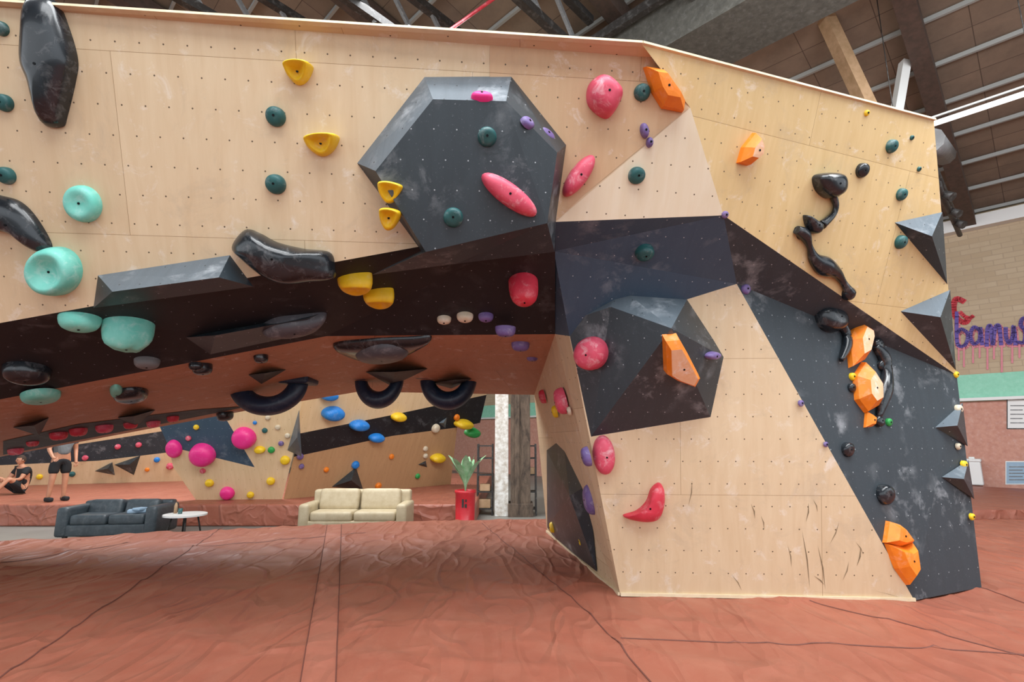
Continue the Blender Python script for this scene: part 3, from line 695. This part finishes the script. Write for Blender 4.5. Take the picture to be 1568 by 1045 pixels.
for k in range(12):
    az=k*2.4; L_=.62+.25*random.random(); tiltv=.3+.45*random.random(); prev=None
    base=pb+Vector((0,0,.72)); dr=Vector((math.cos(az),math.sin(az),0)); sd=Vector((-math.sin(az),math.cos(az),0))
    for i in range(9):
        t=i/8; out=dr*(L_*tiltv*t**1.6*.8)+Vector((0,0,L_*(1.15*t-.35*t*t*tiltv)))
        wdt=.012+.07*max(0,math.sin(math.pi*max(0,(t-.25)/.75)))**.7 if t>.25 else .012
        p=base+out; cur=[bm.verts.new(p-sd*wdt+Vector((0,0,wdt*.3))),bm.verts.new(p),bm.verts.new(p+sd*wdt+Vector((0,0,wdt*.3)))]
        if prev:
            for q in (0,1):
                f=bm.faces.new((prev[q],prev[q+1],cur[q+1],cur[q])); f.smooth=True
        prev=cur
me=bpy.data.meshes.new('leaves'); bm.to_mesh(me); bm.free(); me.materials.append(M['leaf']); finish('leaves',me,pot)
# ------------------------------------------------------------ sofas
M['cream_lea']=hold('cream_leather','#C4B698','.5' and .5,.0,'#B5A484'); M['char']=hold('charcoal_leather','#3E484E',.45,.05,'#30393F')
def sofa(name,c,W,Hs,mt,rot=0,D=.85):
    o=empty(name,c); o.rotation_euler=(0,0,rot); aw=.2
    boxes('base',[((0,0,.2),(W-.1,D-.06,.2),0,.03)],mt,o,True)
    boxes('feet',[((x,y,.05),(.06,.06,.1)) for x in (-W/2+.15,W/2-.15) for y in (-D/2+.1,D/2-.1)],'darksteel',o)
    boxes('arm_left',[((-W/2+aw/2,0,.35),(aw,D,.52),0,.07)],mt,o,True); boxes('arm_right',[((W/2-aw/2,0,.35),(aw,D,.52),0,.07)],mt,o,True)
    iw=(W-2*aw)/2
    boxes('back_frame',[((0,D/2-.1,Hs/2+.06),(W-.1,.2,Hs-.16),0,.06)],mt,o,True)
    for i,sx_ in enumerate((-1,1)):
        boxes('seat_cushion_%d'%i,[((sx_*iw/2,-.08,.38),(iw-.03,D-.22,.18),0,.06)],mt,o,True)
        boxes('back_cushion_%d'%i,[((sx_*iw/2,D/2-.27,Hs-.2),(iw-.04,.22,.42),0,.09,Matrix.Rotation(-.2,4,'X'))],mt,o,True)
    return o
sofa('cream_leather_sofa',(-3.02,10.7,-.45),2.05,.84,'cream_lea')
sb=sofa('charcoal_leather_sofa',(-7.4,10.3,-.45),1.7,.68,'char',math.radians(6))
boxes('folded_clothes',[((.35,-.1,.5),(.3,.2,.06),.4,.02),((.42,-.15,.54),(.16,.2,.05),-.3,.02)],'lblue',sb)
tb=empty('coffee_table',(-6.05,10.1,-.45))
bm=bmesh.new(); bmesh.ops.create_cone(bm,cap_ends=True,segments=32,radius1=.36,radius2=.36,depth=.03,matrix=Matrix.Translation((0,0,.45)))
me=bpy.data.meshes.new('tabletop'); bm.to_mesh(me); bm.free(); me.materials.append(M['white']); finish('tabletop',me,tb)
for k in range(4):
    t=k*math.pi/2+.6; tube('leg_%d'%k,[Vector((.2*math.cos(t),.2*math.sin(t),.44)),Vector((.3*math.cos(t),.3*math.sin(t),0))],.015,'darksteel',tb)
tube('cup',[Vector((-.1,0,.465)),Vector((-.1,0,.56))],[.035,.04],'green',tb); tube('bottle',[Vector((-.22,.05,.465)),Vector((-.22,.05,.6)),Vector((-.22,.05,.66))],[.03,.03,.012],'tan',tb)
# ------------------------------------------------------------ people
M['skin']=hold('skin','#C08A6C',.55,.0,'#B57E62'); M['tee']=hold('black_cotton','#1B1C1F',.85,.0); M['hair']=hold('brown_hair','#3A2A20',.8,0); M['grey_tee']=hold('grey_cotton','#6A6E70',.85,0)
def skin(name,V,Ed,R,mt,par,sub=2):
    me=bpy.data.meshes.new(name); me.from_pydata([tuple(v) for v in V],Ed,[]); me.materials.append(M[mt])
    ob=finish(name,me,par); ob.modifiers.new('skin','SKIN')
    for i,r in enumerate(R):
        sv=me.skin_vertices[0].data[i]; sv.radius=(r,r); sv.use_root=(i==0)
    s_=ob.modifiers.new('sub','SUBSURF'); s_.levels=sub; s_.render_levels=sub
    return ob
def person(name,loc,rot,J,shirt,short):
    o=empty(name,loc); o.rotation_euler=(0,0,rot)
    V=[];R=[];I={}
    def add(k,p,r): I[k]=len(V); V.append(Vector(p)); R.append(r)
    rad={'pel':.15,'wai':.13,'che':.155,'nec':.062,'head0':.07}
    for k in rad: add(k,J[k],rad[k])
    for sd in 'lr':
        for k,r in (('sho',.075),('elb',.045),('wri',.03),('pal',.036),('hip',.10),('kne',.062),('ank',.042),('hee',.045),('toe',.032)): add(k+sd,J[k+sd],r)
    Ed=[('pel','wai'),('wai','che'),('che','nec'),('nec','head0')]
    for sd in 'lr': Ed+=[('che','sho'+sd),('sho'+sd,'elb'+sd),('elb'+sd,'wri'+sd),('wri'+sd,'pal'+sd),('pel','hip'+sd),('hip'+sd,'kne'+sd),('kne'+sd,'ank'+sd),('ank'+sd,'hee'+sd),('hee'+sd,'toe'+sd)]
    skin('body',V,[(I[a],I[b]) for a,b in Ed],R,'skin',o)
    for sd in 'lr':
        p=Vector(J['pal'+sd]); dd=(p-Vector(J['wri'+sd])).normalized(); sx_=dd.cross(Vector((0,1,0)))
        if sx_.length<.2: sx_=dd.cross(Vector((1,0,0)))
        sx_.normalize(); cu=sx_.cross(dd)
        for i in range(4):
            q=p+sx_*(.022*(i-1.5)); L_=(.075,.085,.08,.062)[i]
            skin('finger_%s%d'%(sd,i),[q,q+dd*L_*.5,q+dd*L_+cu*.02],[(0,1),(1,2)],[.010,.009,.007],'skin',o,1)
        q=Vector(J['wri'+sd])+dd*.03; skin('thumb_'+sd,[q,q+sx_*.04+dd*.03,q+sx_*.05+dd*.065],[(0,1),(1,2)],[.012,.011,.009],'skin',o,1)
    sv=[J['wai'],J['che'],Vector(J['che']).lerp(Vector(J['nec']),.55)]; lw=Vector(J['pel']).lerp(Vector(J['wai']),.3)
    V2=[lw]+[Vector(x) for x in sv]; R2=[.165,.155,.18,.1]; E2=[(0,1),(1,2),(2,3)]
    for sd in 'lr':
        V2+=[Vector(J['sho'+sd]),Vector(J['sho'+sd]).lerp(Vector(J['elb'+sd]),.6)]; R2+=[.092,.072]; n_=len(V2); E2+=[(2,n_-2),(n_-2,n_-1)]
    skin('shirt',V2,E2,R2,shirt,o)
    V3=[Vector(J['pel'])+(Vector(J['wai'])-Vector(J['pel']))*.3,Vector(J['pel'])]; R3=[.165,.165];E3=[(0,1)]
    for sd in 'lr':
        V3+=[Vector(J['hip'+sd]),Vector(J['hip'+sd]).lerp(Vector(J['kne'+sd]),.8)]; R3+=[.125,.10]; n_=len(V3); E3+=[(1,n_-2),(n_-2,n_-1)]
    skin('shorts',V3,E3,R3,short,o)
    hc=Vector(J['headc']); bm=bmesh.new(); bmesh.ops.create_uvsphere(bm,u_segments=24,v_segments=18,radius=1)
    for v in bm.verts:
        x,y,z=v.co
        jw=1-.22*max(0,-z); v.co=Vector((x*.076*jw,y*.095*(1-.1*max(0,-z)),z*.118))
        if y<-.8 and abs(x)<.25 and -.25<z<.15: v.co.y-=.018
    bmesh.ops.translate(bm,vec=hc,verts=bm.verts)
    for sx_ in (-1,1): bmesh.ops.create_uvsphere(bm,u_segments=10,v_segments=8,radius=.02,matrix=Matrix.Translation(hc+Vector((sx_*.076,0,-.005))))
    me=bpy.data.meshes.new('head'); bm.to_mesh(me); bm.free(); me.materials.append(M['skin']); finish('head',me,o,True)
    bm=bmesh.new()
    for sx_ in (-1,1): bmesh.ops.create_uvsphere(bm,u_segments=10,v_segments=8,radius=.012,matrix=Matrix.Translation(hc+Vector((sx_*.03,-.085,.01))))
    boxb(bm,hc+Vector((0,-.087,-.055)),(.045,.01,.008),0,.002)
    me=bpy.data.meshes.new('eyes_and_mouth'); bm.to_mesh(me); bm.free(); me.materials.append(M['hair']); finish('eyes_and_mouth',me,o,True)
    bm=bmesh.new(); bmesh.ops.create_uvsphere(bm,u_segments=24,v_segments=18,radius=1)
    for v in list(bm.verts):
        if v.co.z<-.2 or (v.co.y<-.35 and v.co.z<.45): bm.verts.remove(v)
    for v in bm.verts: v.co=hc+Vector((v.co.x*.086,v.co.y*.106+.004,v.co.z*.129))
    me=bpy.data.meshes.new('hair'); bm.to_mesh(me); bm.free(); me.materials.append(M['hair']); finish('hair',me,o,True)
    bm=bmesh.new()
    for sd in 'lr':
        hh=Vector(J['hee'+sd]); tt_=Vector(J['toe'+sd]); mdp=(hh+tt_)/2
        boxb(bm,mdp,(.10,(tt_-hh).length+.12,.09),0,.035)
    me=bpy.data.meshes.new('shoes'); bm.to_mesh(me); bm.free(); me.materials.append(M['tee']); finish('shoes',me,o,True)
stand=dict(pel=(0,0,.95),wai=(0,0,1.1),che=(0,0,1.32),nec=(0,.0,1.5),head0=(0,-.01,1.57),headc=(0,-.02,1.65),
 shol=(-.19,0,1.42),elbl=(-.27,-.05,1.15),wril=(-.24,-.22,.98),pall=(-.22,-.29,.94),
 shor=(.19,0,1.42),elbr=(.26,.03,1.14),wrir=(.25,-.08,.90),palr=(.25,-.10,.82),
 hipl=(-.10,0,.88),knel=(-.12,-.03,.5),ankl=(-.13,.02,.09),heel=(-.13,.03,.05),toel=(-.14,-.12,.05),
 hipr=(.10,0,.88),kner=(.12,-.02,.5),ankr=(.15,.03,.09),heer=(.15,.04,.05),toer=(.18,-.10,.05))
person('standing_climber',pZ(84,768,0),math.radians(60),stand,'grey_tee','tee')
sit=dict(pel=(0,0,.15),wai=(0,.03,.3),che=(0,0,.52),nec=(0,-.05,.69),head0=(0,-.07,.76),headc=(0,-.09,.84),
 shol=(-.19,-.02,.61),elbl=(-.24,-.16,.38),wril=(-.1,-.36,.36),pall=(-.05,-.42,.37),
 shor=(.19,-.02,.61),elbr=(.24,-.16,.38),wrir=(.1,-.36,.36),palr=(.05,-.42,.37),
 hipl=(-.10,-.04,.13),knel=(-.22,-.38,.42),ankl=(-.16,-.6,.09),heel=(-.16,-.6,.05),toel=(-.18,-.76,.05),
 hipr=(.10,-.04,.13),kner=(.22,-.38,.42),ankr=(.16,-.6,.09),heer=(.16,-.6,.05),toer=(.18,-.76,.05))
person('seated_climber',pZ(30,757,0),math.radians(-20),sit,'tee','tee')
# ------------------------------------------------------------ camera, light
cam=bpy.data.cameras.new('camera'); co=bpy.data.objects.new('camera',cam); COL.objects.link(co)
co.location=CAM; co.rotation_euler=(math.pi/2+PT,0,0); cam.sensor_width=36; cam.lens=F/1568*36; S.camera=co
W=bpy.data.worlds.new('World'); S.world=W; W.use_nodes=True; W.node_tree.nodes['Background'].inputs[0].default_value=(.88,.94,1,1); W.node_tree.nodes['Background'].inputs[1].default_value=1.9
def area(name,loc,to,sx_,sy,en,col=(.95,.98,1)):
    l=bpy.data.lights.new(name,'AREA'); l.shape='RECTANGLE'; l.size=sx_; l.size_y=sy; l.energy=en; l.color=col
    o=bpy.data.objects.new(name,l); COL.objects.link(o); o.location=loc; o.rotation_euler=(Vector(to)-Vector(loc)).to_track_quat('-Z','Y').to_euler()
area('area_lamp_front',(0,-1.5,8.5),(0,4,1),8,3,600)  # unseen area lamp hung under the closed roof in place of a skylight
area('area_lamp_overhead',(1,1.2,9),(1,1.6,0),8,1.5,700)  # lamp added straight above to light the top facets; roof has no opening
area('area_lamp_left',(-7,3,9.5),(-5,6,0),4,3,350)  # unseen area lamp below the closed roof, no skylight modelled
area('area_lamp_rear',(-6,12.5,9.3),(-5,14,0),12,4,2200)  # unseen lamp added to brighten the area behind the wall
area('area_lamp_right',(6,3,7.2),(11,12,0),4,4,700)  # unseen lamp added out of view for the right of the hall
area('roof_fill',(4,4,6.0),(6,8,12),5,5,170)  # unseen upward fill lamp, added to brighten the roof
S.view_settings.view_transform='Standard'; S.view_settings.look='None'; S.view_settings.exposure=.05
